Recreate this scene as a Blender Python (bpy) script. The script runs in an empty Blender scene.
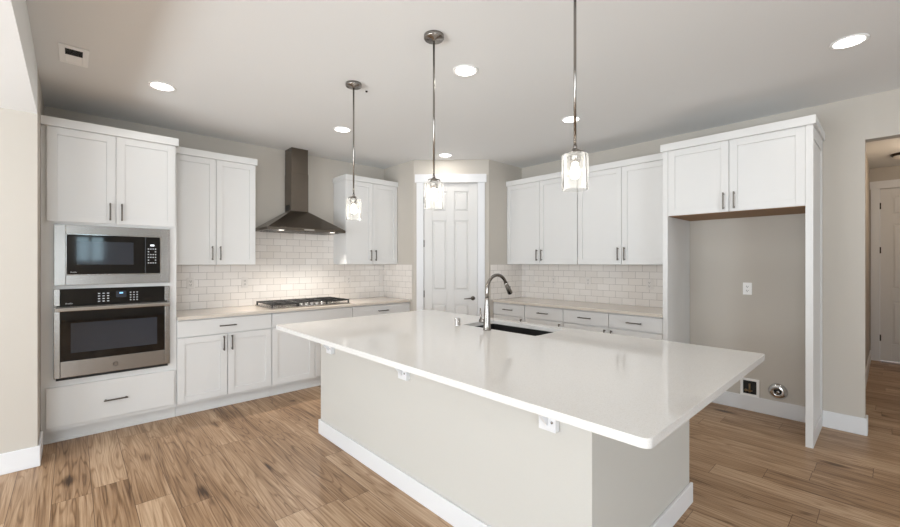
import bpy, bmesh, math
from mathutils import Vector, Matrix
PI = math.pi
S = bpy.context.scene
COL = S.collection

# ------------------------------------------------------------------ camera
F_PX = 407.36
cam_d = bpy.data.cameras.new('camera')
cam_d.sensor_fit = 'HORIZONTAL'; cam_d.sensor_width = 36.0
cam_d.lens = 36.0 * F_PX / 900.0
cam_d.shift_y = (262.754 - 263.5) / 900.0
cam_d.clip_start = 0.05
cam = bpy.data.objects.new('camera', cam_d); COL.objects.link(cam)
CAM = Vector((-4.7175, -4.9674, 1.4012))
HEAD = PI / 4 + 0.03759
cam.location = CAM
cam.rotation_euler = (PI / 2, 0, HEAD - PI / 2)
S.camera = cam

# ------------------------------------------------------------------ colour management
S.view_settings.view_transform = 'Standard'
S.view_settings.look = 'None'
S.view_settings.gamma = 1.0
S.view_settings.use_curve_mapping = False
S.view_settings.exposure = 0.4

# ------------------------------------------------------------------ world: pale daylight
W = bpy.data.worlds.new('daylight'); S.world = W
W.use_nodes = True
wn = W.node_tree.nodes; wl = W.node_tree.links
bg = wn['Background']
bg.inputs['Color'].default_value = (0.78, 0.88, 1.0, 1)
bg.inputs['Strength'].default_value = 1.0

def area_light(name, loc, rot, sx, sy, power, color=(1, 1, 1), spread=PI):
    d = bpy.data.lights.new(name, 'AREA'); d.shape = 'RECTANGLE'
    d.size = sx; d.size_y = sy; d.energy = power; d.color = color; d.spread = spread
    o = bpy.data.objects.new(name, d); COL.objects.link(o)
    o.location = loc; o.rotation_euler = rot
    return o

# daylight and added fill just outside the window openings of the great room (see window_* below)
SIDE_WIN = [(-1.5, -3.7), (-4.2, -6.4)]      # y ranges, in wall_left
REAR_WIN = [(-7.9, -5.6, .12, 2.3, 165), (-4.68, -4.10, 1.40, 2.08, 5), (-2.3, -.6, .12, 2.3, 24)]   # x range, sill, head, light      # in wall_rear; the two wide ones are added for rear light
WX, WY = -8.3, -9.8
for k, (a, b) in enumerate(SIDE_WIN):
    area_light('window_daylight', (WX - 0.22, (a + b) / 2, 1.3), (0, -PI / 2, 0), 2.3, abs(a - b), (84, 62)[k], (0.87, 0.94, 1.0))
    area_light('bounce_fill_light', (WX - 1.3, (a + b) / 2, -0.02), (0, PI, 0), 1.9, abs(a - b), 240, (0.90, 0.96, 1.0))  # added area lamp imitating ground bounce, brightens the ceiling from below
for a, b, z0, z1, e in REAR_WIN:
    area_light('window_daylight', ((a + b) / 2, WY - 0.22, (z0 + z1) / 2), (PI / 2, 0, 0), abs(a - b), z1 - z0, e, (0.87, 0.94, 1.0) if 10 < e < 100 else (0.80, 0.91, 1.0) if e > 100 else (0.6, 0.88, 1.0))  # lamps at the two wide rear openings are added fill

# ------------------------------------------------------------------ materials
def new_mat(name):
    m = bpy.data.materials.new(name); m.use_nodes = True
    return m, m.node_tree.nodes, m.node_tree.links, m.node_tree.nodes['Principled BSDF']

def lin(r, g, b):
    f = lambda c: (c / 255 / 12.92) if c / 255 <= 0.04045 else ((c / 255 + 0.055) / 1.055) ** 2.4
    return (f(r), f(g), f(b), 1)

def paint(name, rgb, rough=0.5, metallic=0.0, bump=0.0, bscale=200, mottle=0.0, spec=0.5):
    m, n, l, p = new_mat(name)
    c = lin(*rgb)
    p.inputs['Base Color'].default_value = c
    p.inputs['Roughness'].default_value = rough
    p.inputs['Metallic'].default_value = metallic
    p.inputs['Specular IOR Level'].default_value = spec
    tc = n.new('ShaderNodeTexCoord'); ns = n.new('ShaderNodeTexNoise')
    ns.inputs['Scale'].default_value = bscale; ns.inputs['Detail'].default_value = 3
    l.new(tc.outputs['Object'], ns.inputs['Vector'])
    if bump:
        b = n.new('ShaderNodeBump'); b.inputs['Strength'].default_value = bump; b.inputs['Distance'].default_value = 0.002
        l.new(ns.outputs['Fac'], b.inputs['Height']); l.new(b.outputs['Normal'], p.inputs['Normal'])
    mx = n.new('ShaderNodeMix'); mx.data_type = 'RGBA'
    k = 1 - mottle
    mx.inputs['A'].default_value = (c[0] * k, c[1] * k, c[2] * k, 1)
    mx.inputs['B'].default_value = c
    l.new(ns.outputs['Fac'], mx.inputs['Factor']); l.new(mx.outputs['Result'], p.inputs['Base Color'])
    return m

M = {}
M['wall'] = paint('greige_wall_paint', (199, 192, 182), 0.75, bump=0.12, bscale=160, mottle=0.03)
M['island_wall'] = paint('island_wall_paint', (205, 202, 195), 0.7, bump=0.12, bscale=160, mottle=0.03)
M['ceiling'] = paint('ceiling_paint', (232, 232, 231), 0.9, bump=0.15, bscale=120, mottle=0.03)
M['cab'] = paint('white_cabinet_lacquer', (224, 223, 221), 0.38, mottle=0.01)
M['trim'] = paint('white_trim_paint', (229, 229, 230), 0.4, mottle=0.01)
M['door'] = paint('white_door_paint', (222, 220, 217), 0.42, mottle=0.01)
M['plastic'] = paint('white_plastic', (248, 247, 245), 0.35)
M['tile_plastic'] = paint('light_almond_plastic', (228, 222, 216), 0.35)
M['dark'] = paint('dark_slot', (28, 26, 24), 0.6)
M['steel'] = paint('brushed_stainless', (158, 154, 149), 0.27, metallic=1.0, mottle=0.08, bscale=90)
M['hood_steel'] = paint('hood_stainless', (114, 106, 97), 0.26, metallic=1.0, mottle=0.08, bscale=90)
M['nickel'] = paint('satin_nickel', (150, 145, 140), 0.22, metallic=1.0)
M['pull'] = paint('dark_nickel_pull', (112, 106, 100), 0.32, metallic=1.0)
M['chrome'] = paint('chrome', (215, 215, 215), 0.1, metallic=1.0)
M['iron'] = paint('cast_iron', (22, 21, 21), 0.45)
M['gloss_black'] = paint('black_glass', (9, 9, 10), 0.04, spec=0.6)
M['oven_window'] = paint('dark_oven_window', (52, 56, 64), 0.06, spec=0.6)
M['sink'] = paint('black_composite_sink', (34, 33, 33), 0.45, mottle=0.3, bscale=300)
M['wood'] = paint('raw_brown_board', (150, 112, 72), 0.6, mottle=0.2, bscale=60)
M['bronze'] = paint('dark_bronze', (48, 38, 30), 0.4, metallic=0.6)
M['brass'] = paint('brass_valve', (150, 132, 104), 0.3, metallic=1.0)
M['button'] = paint('light_key_print', (210, 214, 218), 0.4)

def emit(name, rgb, strength):
    m, n, l, p = new_mat(name)
    p.inputs['Base Color'].default_value = rgb
    p.inputs['Emission Color'].default_value = rgb
    p.inputs['Emission Strength'].default_value = strength
    return m
M['lens'] = emit('lit_lens', (1, 0.97, 0.92, 1), 6.0)
M['hood_lens'] = emit('hood_lens', (1, 0.95, 0.88, 1), 1.5)
M['bulb'] = emit('lit_bulb', (1, 0.95, 0.88, 1), 5.0)
M['display'] = emit('blue_display', (0.25, 0.55, 0.9, 1), 0.7)
M['display_white'] = emit('white_display', (0.85, 0.9, 0.95, 1), 0.8)

def quartz(name, rgb, rough):
    m, n, l, p = new_mat(name)
    tc = n.new('ShaderNodeTexCoord')
    ns = n.new('ShaderNodeTexNoise'); ns.inputs['Scale'].default_value = 260; ns.inputs['Detail'].default_value = 2
    l.new(tc.outputs['Object'], ns.inputs['Vector'])
    rp = n.new('ShaderNodeValToRGB'); c = lin(*rgb)
    rp.color_ramp.elements[0].position = 0.3; rp.color_ramp.elements[0].color = (c[0] * .9, c[1] * .89, c[2] * .87, 1)
    rp.color_ramp.elements[1].position = 0.5; rp.color_ramp.elements[1].color = c
    l.new(ns.outputs['Fac'], rp.inputs['Fac']); l.new(rp.outputs['Color'], p.inputs['Base Color'])
    p.inputs['Roughness'].default_value = rough
    return m
M['quartz'] = quartz('white_quartz', (226, 224, 221), 0.06)
M['quartz_warm'] = quartz('perimeter_quartz', (214, 204, 192), 0.12)

def subway():
    m, n, l, p = new_mat('subway_tile')
    tc = n.new('ShaderNodeTexCoord')
    br = n.new('ShaderNodeTexBrick'); br.offset = 0.5
    br.inputs['Scale'].default_value = 1.0
    br.inputs['Brick Width'].default_value = 0.1545; br.inputs['Row Height'].default_value = 0.0772
    br.inputs['Mortar Size'].default_value = 0.0016; br.inputs['Mortar Smooth'].default_value = 0.3
    br.inputs['Color1'].default_value = lin(240, 234, 228); br.inputs['Color2'].default_value = lin(233, 226, 219)
    br.inputs['Mortar'].default_value = lin(160, 152, 145)
    l.new(tc.outputs['UV'], br.inputs['Vector'])
    l.new(br.outputs['Color'], p.inputs['Base Color'])
    inv = n.new('ShaderNodeMath'); inv.operation = 'SUBTRACT'; inv.inputs[0].default_value = 1.0
    l.new(br.outputs['Fac'], inv.inputs[1])
    ns = n.new('ShaderNodeTexNoise'); ns.inputs['Scale'].default_value = 14
    l.new(tc.outputs['UV'], ns.inputs['Vector'])
    ad = n.new('ShaderNodeMath'); ad.operation = 'MULTIPLY_ADD'; ad.inputs[1].default_value = 0.25
    l.new(ns.outputs['Fac'], ad.inputs[0]); l.new(inv.outputs[0], ad.inputs[2])
    b = n.new('ShaderNodeBump'); b.inputs['Strength'].default_value = 0.35; b.inputs['Distance'].default_value = 0.002
    l.new(ad.outputs[0], b.inputs['Height']); l.new(b.outputs['Normal'], p.inputs['Normal'])
    rr = n.new('ShaderNodeMapRange'); rr.inputs['To Min'].default_value = 0.16; rr.inputs['To Max'].default_value = 0.7
    l.new(br.outputs['Fac'], rr.inputs['Value']); l.new(rr.outputs['Result'], p.inputs['Roughness'])
    return m
M['tile'] = subway()

def plank_floor():
    m, n, l, p = new_mat('oak_plank_floor')
    def math_(op, a, b=None, c=None):
        q = n.new('ShaderNodeMath'); q.operation = op
        for i, v in enumerate((a, b, c)):
            if v is None: continue
            if isinstance(v, (int, float)): q.inputs[i].default_value = v
            else: l.new(v, q.inputs[i])
        return q.outputs[0]
    tc = n.new('ShaderNodeTexCoord'); sp = n.new('ShaderNodeSeparateXYZ')
    l.new(tc.outputs['Object'], sp.inputs[0])
    PW, PL = 0.178, 1.22
    u = math_('DIVIDE', sp.outputs['X'], PW); row = math_('FLOOR', u)
    w1 = n.new('ShaderNodeTexWhiteNoise'); w1.noise_dimensions = '1D'; l.new(row, w1.inputs['W'])
    v = math_('ADD', math_('DIVIDE', sp.outputs['Y'], PL), math_('MULTIPLY', w1.outputs['Value'], 7.31))
    cl = math_('FLOOR', v)
    cb = n.new('ShaderNodeCombineXYZ'); l.new(row, cb.inputs[0]); l.new(cl, cb.inputs[1])
    w2 = n.new('ShaderNodeTexWhiteNoise'); w2.noise_dimensions = '2D'; l.new(cb.outputs[0], w2.inputs['Vector'])
    rnd = w2.outputs['Value']
    # plank-local coordinates shifted at random
    def coord(sx, sy, k):
        c = n.new('ShaderNodeCombineXYZ')
        l.new(math_('ADD', math_('MULTIPLY', sp.outputs['X'], sx), math_('MULTIPLY', rnd, 37.0 * k)), c.inputs[0])
        l.new(math_('ADD', math_('MULTIPLY', sp.outputs['Y'], sy), math_('MULTIPLY', rnd, 91.0 * k)), c.inputs[1])
        return c.outputs[0]
    g1 = n.new('ShaderNodeTexNoise'); g1.inputs['Scale'].default_value = 1; g1.inputs['Detail'].default_value = 5; g1.inputs['Roughness'].default_value = 0.65
    l.new(coord(85, 1.7, 1), g1.inputs['Vector'])
    g2 = n.new('ShaderNodeTexNoise'); g2.inputs['Scale'].default_value = 1; g2.inputs['Detail'].default_value = 1.2; g2.inputs['Distortion'].default_value = 0.35
    l.new(coord(12, 0.75, 1.7), g2.inputs['Vector'])
    # cathedral bands: contour lines of the soft noise
    band = math_('FRACT', math_('MULTIPLY', g2.outputs['Fac'], 11.0))
    band = math_('ABSOLUTE', math_('SUBTRACT', band, 0.5))
    line = n.new('ShaderNodeMapRange'); line.interpolation_type = 'SMOOTHSTEP'
    line.inputs['From Min'].default_value = 0.0; line.inputs['From Max'].default_value = 0.22
    l.new(band, line.inputs['Value'])
    tone = math_('ADD', math_('MULTIPLY', rnd, 0.20), math_('MULTIPLY', g1.outputs['Fac'], 0.88))
    tone = math_('SUBTRACT', tone, 0.055)
    tone = math_('ADD', tone, math_('MULTIPLY', g2.outputs['Fac'], 0.34))
    tone = math_('ADD', tone, math_('MULTIPLY', line.outputs['Result'], 0.15))
    g3 = n.new('ShaderNodeTexNoise'); g3.inputs['Scale'].default_value = 1; g3.inputs['Detail'].default_value = 2
    l.new(coord(16, 1.1, 3.1), g3.inputs['Vector'])
    st = n.new('ShaderNodeMapRange'); st.interpolation_type = 'SMOOTHSTEP'; st.inputs['From Min'].default_value = 0.28; st.inputs['From Max'].default_value = 0.5
    l.new(g3.outputs['Fac'], st.inputs['Value'])
    tone = math_('SUBTRACT', tone, math_('MULTIPLY', math_('SUBTRACT', 1.0, st.outputs['Result']), 0.11))
    # knots
    vo = n.new('ShaderNodeTexVoronoi'); vo.inputs['Scale'].default_value = 1; vo.inputs['Randomness'].default_value = 1
    l.new(coord(4.2, 1.5, 2.3), vo.inputs['Vector'])
    kn = n.new('ShaderNodeMapRange'); kn.interpolation_type = 'SMOOTHSTEP'
    kn.inputs['From Min'].default_value = 0.03; kn.inputs['From Max'].default_value = 0.20
    l.new(vo.outputs['Distance'], kn.inputs['Value'])
    tone = math_('SUBTRACT', tone, math_('MULTIPLY', math_('SUBTRACT', 1.0, kn.outputs['Result']), 0.36))
    rp = n.new('ShaderNodeValToRGB'); e = rp.color_ramp.elements
    e[0].position = 0.3; e[0].color = lin(66, 45, 28)
    e[1].position = 1.0; e[1].color = lin(200, 171, 141)
    k = e.new(0.5); k.color = lin(116, 87, 61)
    k = e.new(0.72); k.color = lin(160, 128, 97)
    l.new(tone, rp.inputs['Fac'])
    # joints
    fu = math_('FRACT', u); fv = math_('FRACT', v)
    eu = math_('MULTIPLY', math_('MINIMUM', fu, math_('SUBTRACT', 1.0, fu)), PW)
    ev = math_('MULTIPLY', math_('MINIMUM', fv, math_('SUBTRACT', 1.0, fv)), PL)
    d = math_('MINIMUM', eu, ev)
    j = n.new('ShaderNodeMapRange'); j.inputs['From Min'].default_value = 0.0008; j.inputs['From Max'].default_value = 0.0020
    l.new(d, j.inputs['Value'])
    mx = n.new('ShaderNodeMix'); mx.data_type = 'RGBA'
    mx.inputs['A'].default_value = lin(96, 70, 48)
    l.new(j.outputs['Result'], mx.inputs['Factor']); l.new(rp.outputs['Color'], mx.inputs['B'])
    l.new(mx.outputs['Result'], p.inputs['Base Color'])
    b = n.new('ShaderNodeBump'); b.inputs['Strength'].default_value = 0.25; b.inputs['Distance'].default_value = 0.002
    hh = math_('ADD', math_('MULTIPLY', g1.outputs['Fac'], 0.4), j.outputs['Result'])
    l.new(hh, b.inputs['Height']); l.new(b.outputs['Normal'], p.inputs['Normal'])
    p.inputs['Roughness'].default_value = 0.4
    p.inputs['Specular IOR Level'].default_value = 0.3
    return m
M['floor'] = plank_floor()

def seeded_glass():
    m, n, l, p = new_mat('seeded_glass')
    n.remove(p)
    out = n['Material Output']
    tr = n.new('ShaderNodeBsdfTransparent'); tr.inputs['Color'].default_value = (0.98, 0.98, 0.97, 1)
    gl = n.new('ShaderNodeBsdfGlossy'); gl.inputs['Roughness'].default_value = 0.25
    tl = n.new('ShaderNodeBsdfTranslucent'); tl.inputs['Color'].default_value = (0.95, 0.95, 0.94, 1)
    tc = n.new('ShaderNodeTexCoord'); vo = n.new('ShaderNodeTexVoronoi'); vo.inputs['Scale'].default_value = 150
    l.new(tc.outputs['Object'], vo.inputs['Vector'])
    seeds = n.new('ShaderNodeMapRange'); seeds.inputs['From Min'].default_value = 0.15; seeds.inputs['From Max'].default_value = 0.4
    seeds.inputs['To Min'].default_value = 0.16; seeds.inputs['To Max'].default_value = 0.02
    l.new(vo.outputs['Distance'], seeds.inputs['Value'])
    lw = n.new('ShaderNodeLayerWeight'); lw.inputs['Blend'].default_value = 0.5
    pw = n.new('ShaderNodeMath'); pw.operation = 'POWER'; pw.inputs[1].default_value = 3.0; l.new(lw.outputs['Facing'], pw.inputs[0])
    sm = n.new('ShaderNodeMath'); sm.operation = 'MULTIPLY_ADD'; sm.use_clamp = True; sm.inputs[1].default_value = 0.8
    l.new(pw.outputs[0], sm.inputs[0]); l.new(seeds.outputs['Result'], sm.inputs[2])
    m1 = n.new('ShaderNodeMixShader'); l.new(sm.outputs[0], m1.inputs[0]); l.new(tr.outputs[0], m1.inputs[1]); l.new(tl.outputs[0], m1.inputs[2])
    fr = n.new('ShaderNodeLayerWeight'); fr.inputs['Blend'].default_value = 0.03
    m2 = n.new('ShaderNodeMixShader'); l.new(fr.outputs['Fresnel'], m2.inputs[0]); l.new(m1.outputs[0], m2.inputs[1]); l.new(gl.outputs[0], m2.inputs[2])
    l.new(m2.outputs[0], out.inputs['Surface'])
    return m
M['seeded'] = seeded_glass()

def window_glass():
    m, n, l, p = new_mat('window_glass')
    n.remove(p); out = n['Material Output']
    tr = n.new('ShaderNodeBsdfTransparent'); gl = n.new('ShaderNodeBsdfGlossy'); gl.inputs['Roughness'].default_value = 0.02
    mx = n.new('ShaderNodeMixShader'); mx.inputs[0].default_value = 0.04; l.new(tr.outputs[0], mx.inputs[1]); l.new(gl.outputs[0], mx.inputs[2])
    l.new(mx.outputs[0], out.inputs['Surface'])
    return m
M['glass'] = window_glass()

# ------------------------------------------------------------------ mesh helpers
class MB:
    def __init__(s): s.bm = bmesh.new()
    def box(s, x0, x1, y0, y1, z0, z1):
        x0, x1 = min(x0, x1), max(x0, x1); y0, y1 = min(y0, y1), max(y0, y1); z0, z1 = min(z0, z1), max(z0, z1)
        v = [s.bm.verts.new(c) for c in ((x0, y0, z0), (x1, y0, z0), (x1, y1, z0), (x0, y1, z0), (x0, y0, z1), (x1, y0, z1), (x1, y1, z1), (x0, y1, z1))]
        for f in ((0, 3, 2, 1), (4, 5, 6, 7), (0, 1, 5, 4), (1, 2, 6, 5), (2, 3, 7, 6), (3, 0, 4, 7)):
            s.bm.faces.new([v[i] for i in f])
        return s
    def prism(s, pts, off):
        """polygon of 3-D points swept by vector off"""
        off = Vector(off); a = [s.bm.verts.new(p) for p in pts]; b = [s.bm.verts.new(Vector(p) + off) for p in pts]
        k = len(pts)
        fs = [s.bm.faces.new(a), s.bm.faces.new(b[::-1])]
        for i in range(k): fs.append(s.bm.faces.new((a[i], b[i], b[(i + 1) % k], a[(i + 1) % k])))
        bmesh.ops.recalc_face_normals(s.bm, faces=fs)
        return s
    def hull(s, lower, upper):
        a = [s.bm.verts.new(p) for p in lower]; b = [s.bm.verts.new(p) for p in upper]; k = len(a)
        fs = [s.bm.faces.new(a), s.bm.faces.new(b)]
        for i in range(k): fs.append(s.bm.faces.new((a[i], a[(i + 1) % k], b[(i + 1) % k], b[i])))
        bmesh.ops.recalc_face_normals(s.bm, faces=fs)
        return s
    def tube(s, path, r, seg=16, cap=True):
        path = [Vector(p) for p in path]; k = len(path)
        rs = r if isinstance(r, (list, tuple)) else [r] * k
        rings = []; nrm = None
        for i, p in enumerate(path):
            t = (path[min(i + 1, k - 1)] - path[max(i - 1, 0)]).normalized()
            if nrm is None:
                nrm = t.orthogonal().normalized()
            else:
                nrm = (nrm - t * nrm.dot(t)).normalized()
            bi = t.cross(nrm)
            rings.append([s.bm.verts.new(p + (nrm * math.cos(2 * PI * q / seg) + bi * math.sin(2 * PI * q / seg)) * rs[i]) for q in range(seg)])
        for i in range(k - 1):
            for q in range(seg):
                f = s.bm.faces.new((rings[i][q], rings[i][(q + 1) % seg], rings[i + 1][(q + 1) % seg], rings[i + 1][q])); f.smooth = True
        if cap:
            s.bm.faces.new(rings[0][::-1]); s.bm.faces.new(rings[-1])
        return s
    def lathe(s, prof, c=(0, 0, 0), axis='z', seg=32, smooth=True):
        """profile of (radius, height); closes at radius 0"""
        c = Vector(c); rings = []
        for r, h in prof:
            if r < 1e-6:
                p = [(0, 0, h)]
            else:
                p = [(r * math.cos(2 * PI * q / seg), r * math.sin(2 * PI * q / seg), h) for q in range(seg)]
            if axis == 'x': p = [(-z, y, x) for x, y, z in p]       # height runs along -x
            if axis == 'y': p = [(x, -z, y) for x, y, z in p]       # height runs along -y
            rings.append([s.bm.verts.new(c + Vector(q)) for q in p])
        fs = []
        for a, b in zip(rings, rings[1:]):
            if len(a) == 1 and len(b) == 1: continue
            for q in range(seg):
                q2 = (q + 1) % seg
                if len(a) == 1: f = s.bm.faces.new((a[0], b[q], b[q2]))
                elif len(b) == 1: f = s.bm.faces.new((a[q], b[0], a[q2]))
                else: f = s.bm.faces.new((a[q], b[q], b[q2], a[q2]))
                f.smooth = smooth; fs.append(f)
        bmesh.ops.recalc_face_normals(s.bm, faces=fs)
        return s
    def build(s, name, mat, parent=None, bevel=0.0, seg=2):
        me = bpy.data.meshes.new(name); s.bm.to_mesh(me); s.bm.free()
        me.materials.append(mat)
        o = bpy.data.objects.new(name, me); COL.objects.link(o)
        if parent: o.parent = parent
        if bevel:
            b = o.modifiers.new('bevel', 'BEVEL'); b.width = bevel; b.segments = seg; b.limit_method = 'ANGLE'; b.angle_limit = math.radians(40)
            b.harden_normals = False
        return o

def tag(o, label, cat, group=None):
    o['label'] = label; o['category'] = cat
    if group: o['group'] = group
    return o
def thing(name, label, cat, loc=(0, 0, 0), rz=0.0, group=None):
    o = bpy.data.objects.new(name, None); COL.objects.link(o)
    o.empty_display_size = 0.1
    o.location = loc; o.rotation_euler = (0, 0, rz)
    return tag(o, label, cat, group)
def struct(o, label=None, cat=None):
    o['kind'] = 'structure'
    if label: o['label'] = label
    if cat: o['category'] = cat
    return o
def dup(root, loc, rz, label):
    r = root.copy(); COL.objects.link(r); r.location = loc; r.rotation_euler = (0, 0, rz); r['label'] = label
    for ch in list(root.children):
        c = ch.copy(); COL.objects.link(c); c.parent = r
        for g in list(ch.children):
            d = g.copy(); COL.objects.link(d); d.parent = c
    return r
def text_mesh(body, size, name, mat, parent, loc, rot, depth=0.0006):
    cu = bpy.data.curves.new(name, 'FONT'); cu.body = body; cu.size = size; cu.extrude = depth
    cu.align_x = 'CENTER'; cu.align_y = 'CENTER'
    t = bpy.data.objects.new(name, cu); COL.objects.link(t)
    dg = bpy.context.evaluated_depsgraph_get(); dg.update()
    me = bpy.data.meshes.new_from_object(t.evaluated_get(dg)); bpy.data.objects.remove(t)
    me.materials.clear(); me.materials.append(mat)
    o = bpy.data.objects.new(name, me); COL.objects.link(o); o.parent = parent
    o.location = loc; o.rotation_euler = rot
    return o

# ------------------------------------------------------------------ dimensions (metres; wall_back is y=0, wall_right is x=0)
CEIL = 2.757; DROP = 2.427
OL, OR, S1, S2, AC = -4.8925, -4.0285, -3.200, -2.265, -1.410
BC, B1, B2, B3, FL, FL2, FR, FR2 = -1.390, -1.900, -2.440, -2.975, -3.5117, -3.5557, -4.5335, -4.5788
WEND = -4.834; HALLX = 3.73; HALLY = -4.775
P0 = Vector((AC, -0.695)); P1 = Vector((-0.705, BC))
CT, CTH = 0.913, 0.030
UB = 1.380; UT = 2.512; CRH = 0.075
OPEN_Y = -6.0

# ------------------------------------------------------------------ room shell
struct(MB().box(WX - .2, HALLX + .15, WY - .2, .2, -.12, 0).build('floor', M['floor']))
struct(MB().box(-4.95, HALLX + .15, WY - .2, .2, CEIL, CEIL + .12).build('ceiling', M['ceiling']))
struct(MB().box(WX - .2, -4.893, WY - .2, -.975, DROP, CEIL + .12).build('ceiling_dropped', M['ceiling']))
struct(MB().box(-4.893, .12, 0, .12, 0, CEIL).build('wall_back', M['wall']))
struct(MB().box(WX, -4.893, -.975, .12, 0, CEIL).build('wall_left', M['wall']))
struct(MB().box(0, .12, 0, WEND, 0, CEIL).box(0, .12, WEND, OPEN_Y, 2.40, CEIL).box(0, .12, OPEN_Y, WY, 0, CEIL).build('wall_right', M['wall']))
# pantry corner
struct(MB().prism([(AC, 0, 0), (AC, P0.y, 0), (AC + .09, P0.y + .04, 0), (AC + .09, 0, 0)], (0, 0, CEIL)).build('wall_pantry_back_return', M['wall']))
struct(MB().prism([(0, BC, 0), (P1.x, BC, 0), (P1.x + .04, BC + .09, 0), (0, BC + .09, 0)], (0, 0, CEIL)).build('wall_pantry_right_return', M['wall']))
LD = (P1 - P0).length
DX0, DX1, DTOP = 0.132, 0.845, 2.452          # door opening along the diagonal
dw = MB().box(0, DX0, 0, .09, 0, CEIL).box(DX1, LD, 0, .09, 0, CEIL).box(DX0, DX1, 0, .09, DTOP, CEIL).build('wall_pantry_diagonal', M['wall'])
dw.location = (P0.x, P0.y, 0); dw.rotation_euler = (0, 0, -PI / 4); struct(dw)
# hall beyond the opening
struct(MB().box(.12, HALLX, HALLY, HALLY + .1, 0, CEIL).build('wall_hall_side', M['wall']))
struct(MB().box(HALLX, HALLX + .1, HALLY + .1, -4.872, 0, CEIL).box(HALLX, HALLX + .1, -5.69, OPEN_Y, 0, CEIL).box(HALLX, HALLX + .1, -4.872, -5.69, 2.452, CEIL).build('wall_hall_end', M['wall']))
struct(MB().box(.12, HALLX, OPEN_Y - .1, OPEN_Y, 0, CEIL).build('wall_hall_far_side', M['wall']))
# great room walls with windows
wz0, wz1 = 0.12, 2.3
m = MB(); prev = -.975
for a, b in SIDE_WIN:
    m.box(WX - .12, WX, prev, a, 0, DROP); m.box(WX - .12, WX, a, b, 0, wz0); m.box(WX - .12, WX, a, b, wz1, DROP); prev = b
m.box(WX - .12, WX, prev, WY, 0, DROP); struct(m.build('wall_great_room', M['wall']))
m = MB(); prev = WX - .12
for a, b, z0, z1, _ in REAR_WIN:
    m.box(prev, a, WY - .12, WY, 0, CEIL); m.box(a, b, WY - .12, WY, 0, z0); m.box(a, b, WY - .12, WY, z1, CEIL); prev = b
m.box(prev, .12, WY - .12, WY, 0, CEIL); struct(m.build('wall_rear', M['wall']))
def window(idx, loc, rz, w, h0=wz0, h1=wz1):
    t = .05
    fr = MB().box(-w / 2, w / 2, -.08, -.02, h0, h0 + t).box(-w / 2, w / 2, -.08, -.02, h1 - t, h1).box(-w / 2, -w / 2 + t, -.08, -.02, h0 + t, h1 - t).box(w / 2 - t, w / 2, -.08, -.02, h0 + t, h1 - t)
    fr.box(-t / 2, t / 2, -.08, -.02, h0 + t, h1 - t)
    o = struct(fr.build('window_%d' % idx, M['trim'], bevel=.003)); o.location = loc; o.rotation_euler = (0, 0, rz)
    MB().box(-w / 2 + t, -t / 2, -.052, -.048, h0 + t, h1 - t).build('window_pane', M['glass'], o)
    MB().box(t / 2, w / 2 - t, -.052, -.048, h0 + t, h1 - t).build('window_pane', M['glass'], o)
i = 1
for a, b in SIDE_WIN: window(i, (WX, (a + b) / 2, 0), PI / 2, abs(a - b)); i += 1
for a, b, z0, z1, _ in REAR_WIN: window(i, ((a + b) / 2, WY, 0), PI, abs(a - b), z0, z1); i += 1  # both wide rear windows are unseen, added to admit light

# baseboards
BBH, BBT = 0.140, 0.015
def baseboard(name, x0, x1, y0, y1, h=BBH, parent=None):
    o = MB().box(x0, x1, y0, y1, 0, h).build(name, M['trim'], parent, bevel=.005)
    return o
struct(baseboard('baseboard_alcove', -BBT, 0, FL2, FR))
struct(baseboard('baseboard_right', -BBT, 0, FR2, WEND - BBT))
struct(baseboard('baseboard_opening', -BBT + .015, .12, WEND - BBT, WEND))
struct(baseboard('baseboard_hall', .13, HALLX, HALLY - BBT, HALLY))
struct(baseboard('baseboard_left', WX, -4.893 + BBT, -.975 - BBT, -.975))
struct(baseboard('baseboard_left_return', -4.893, -4.893 + BBT, -.975, -.64))

# tile backsplash (2 mm off the wall, grout drawn by UV in metres)
def splash(name, origin, du, w, z0, z1, nrm, extra=None):
    bm = bmesh.new(); uv = bm.loops.layers.uv.new('UVMap')
    du = Vector(du); nrm = Vector(nrm); t = 0.007
    rects = [(0, w, z0, z1)] + ([extra] if extra else [])
    for a, b, c, d in rects:
        pts = [(a, c), (b, c), (b, d), (a, d)]
        fv = [bm.verts.new(Vector(origin) + du * p[0] + Vector((0, 0, p[1])) + nrm * t) for p in pts]
        bv = [bm.verts.new(Vector(origin) + du * p[0] + Vector((0, 0, p[1]))) for p in pts]
        fs = [(fv, pts), (bv[::-1], pts[::-1])]
        for q in range(4):
            r = (q + 1) % 4
            fs.append(([fv[q], bv[q], bv[r], fv[r]], [pts[q], pts[q], pts[r], pts[r]]))
        for vs, uvs in fs:
            f = bm.faces.new(vs)
            for lp, q in zip(f.loops, uvs): lp[uv].uv = (q[0] + 0.02, q[1] - CT)
    bmesh.ops.recalc_face_normals(bm, faces=bm.faces)
    mb = MB(); mb.bm.free(); mb.bm = bm
    return struct(mb.build(name, M['tile']), None)
HB = 1.757
splash('wall_tile_back', (OR, 0, 0), (1, 0, 0), AC - OR - .007, CT, UB, (0, -1, 0), (-3.268 - OR, -2.202 - OR, UB, HB + .03))
splash('wall_tile_pantry_back', (AC, -.007, 0), (0, -1, 0), .655, CT, UB, (-1, 0, 0))
splash('wall_tile_pantry_right', (-.67, BC, 0), (1, 0, 0), .663, CT, UB, (0, -1, 0))
splash('wall_tile_right', (0, BC - .007, 0), (0, -1, 0), abs(FL - BC) - .007, CT, UB, (-1, 0, 0))

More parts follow.
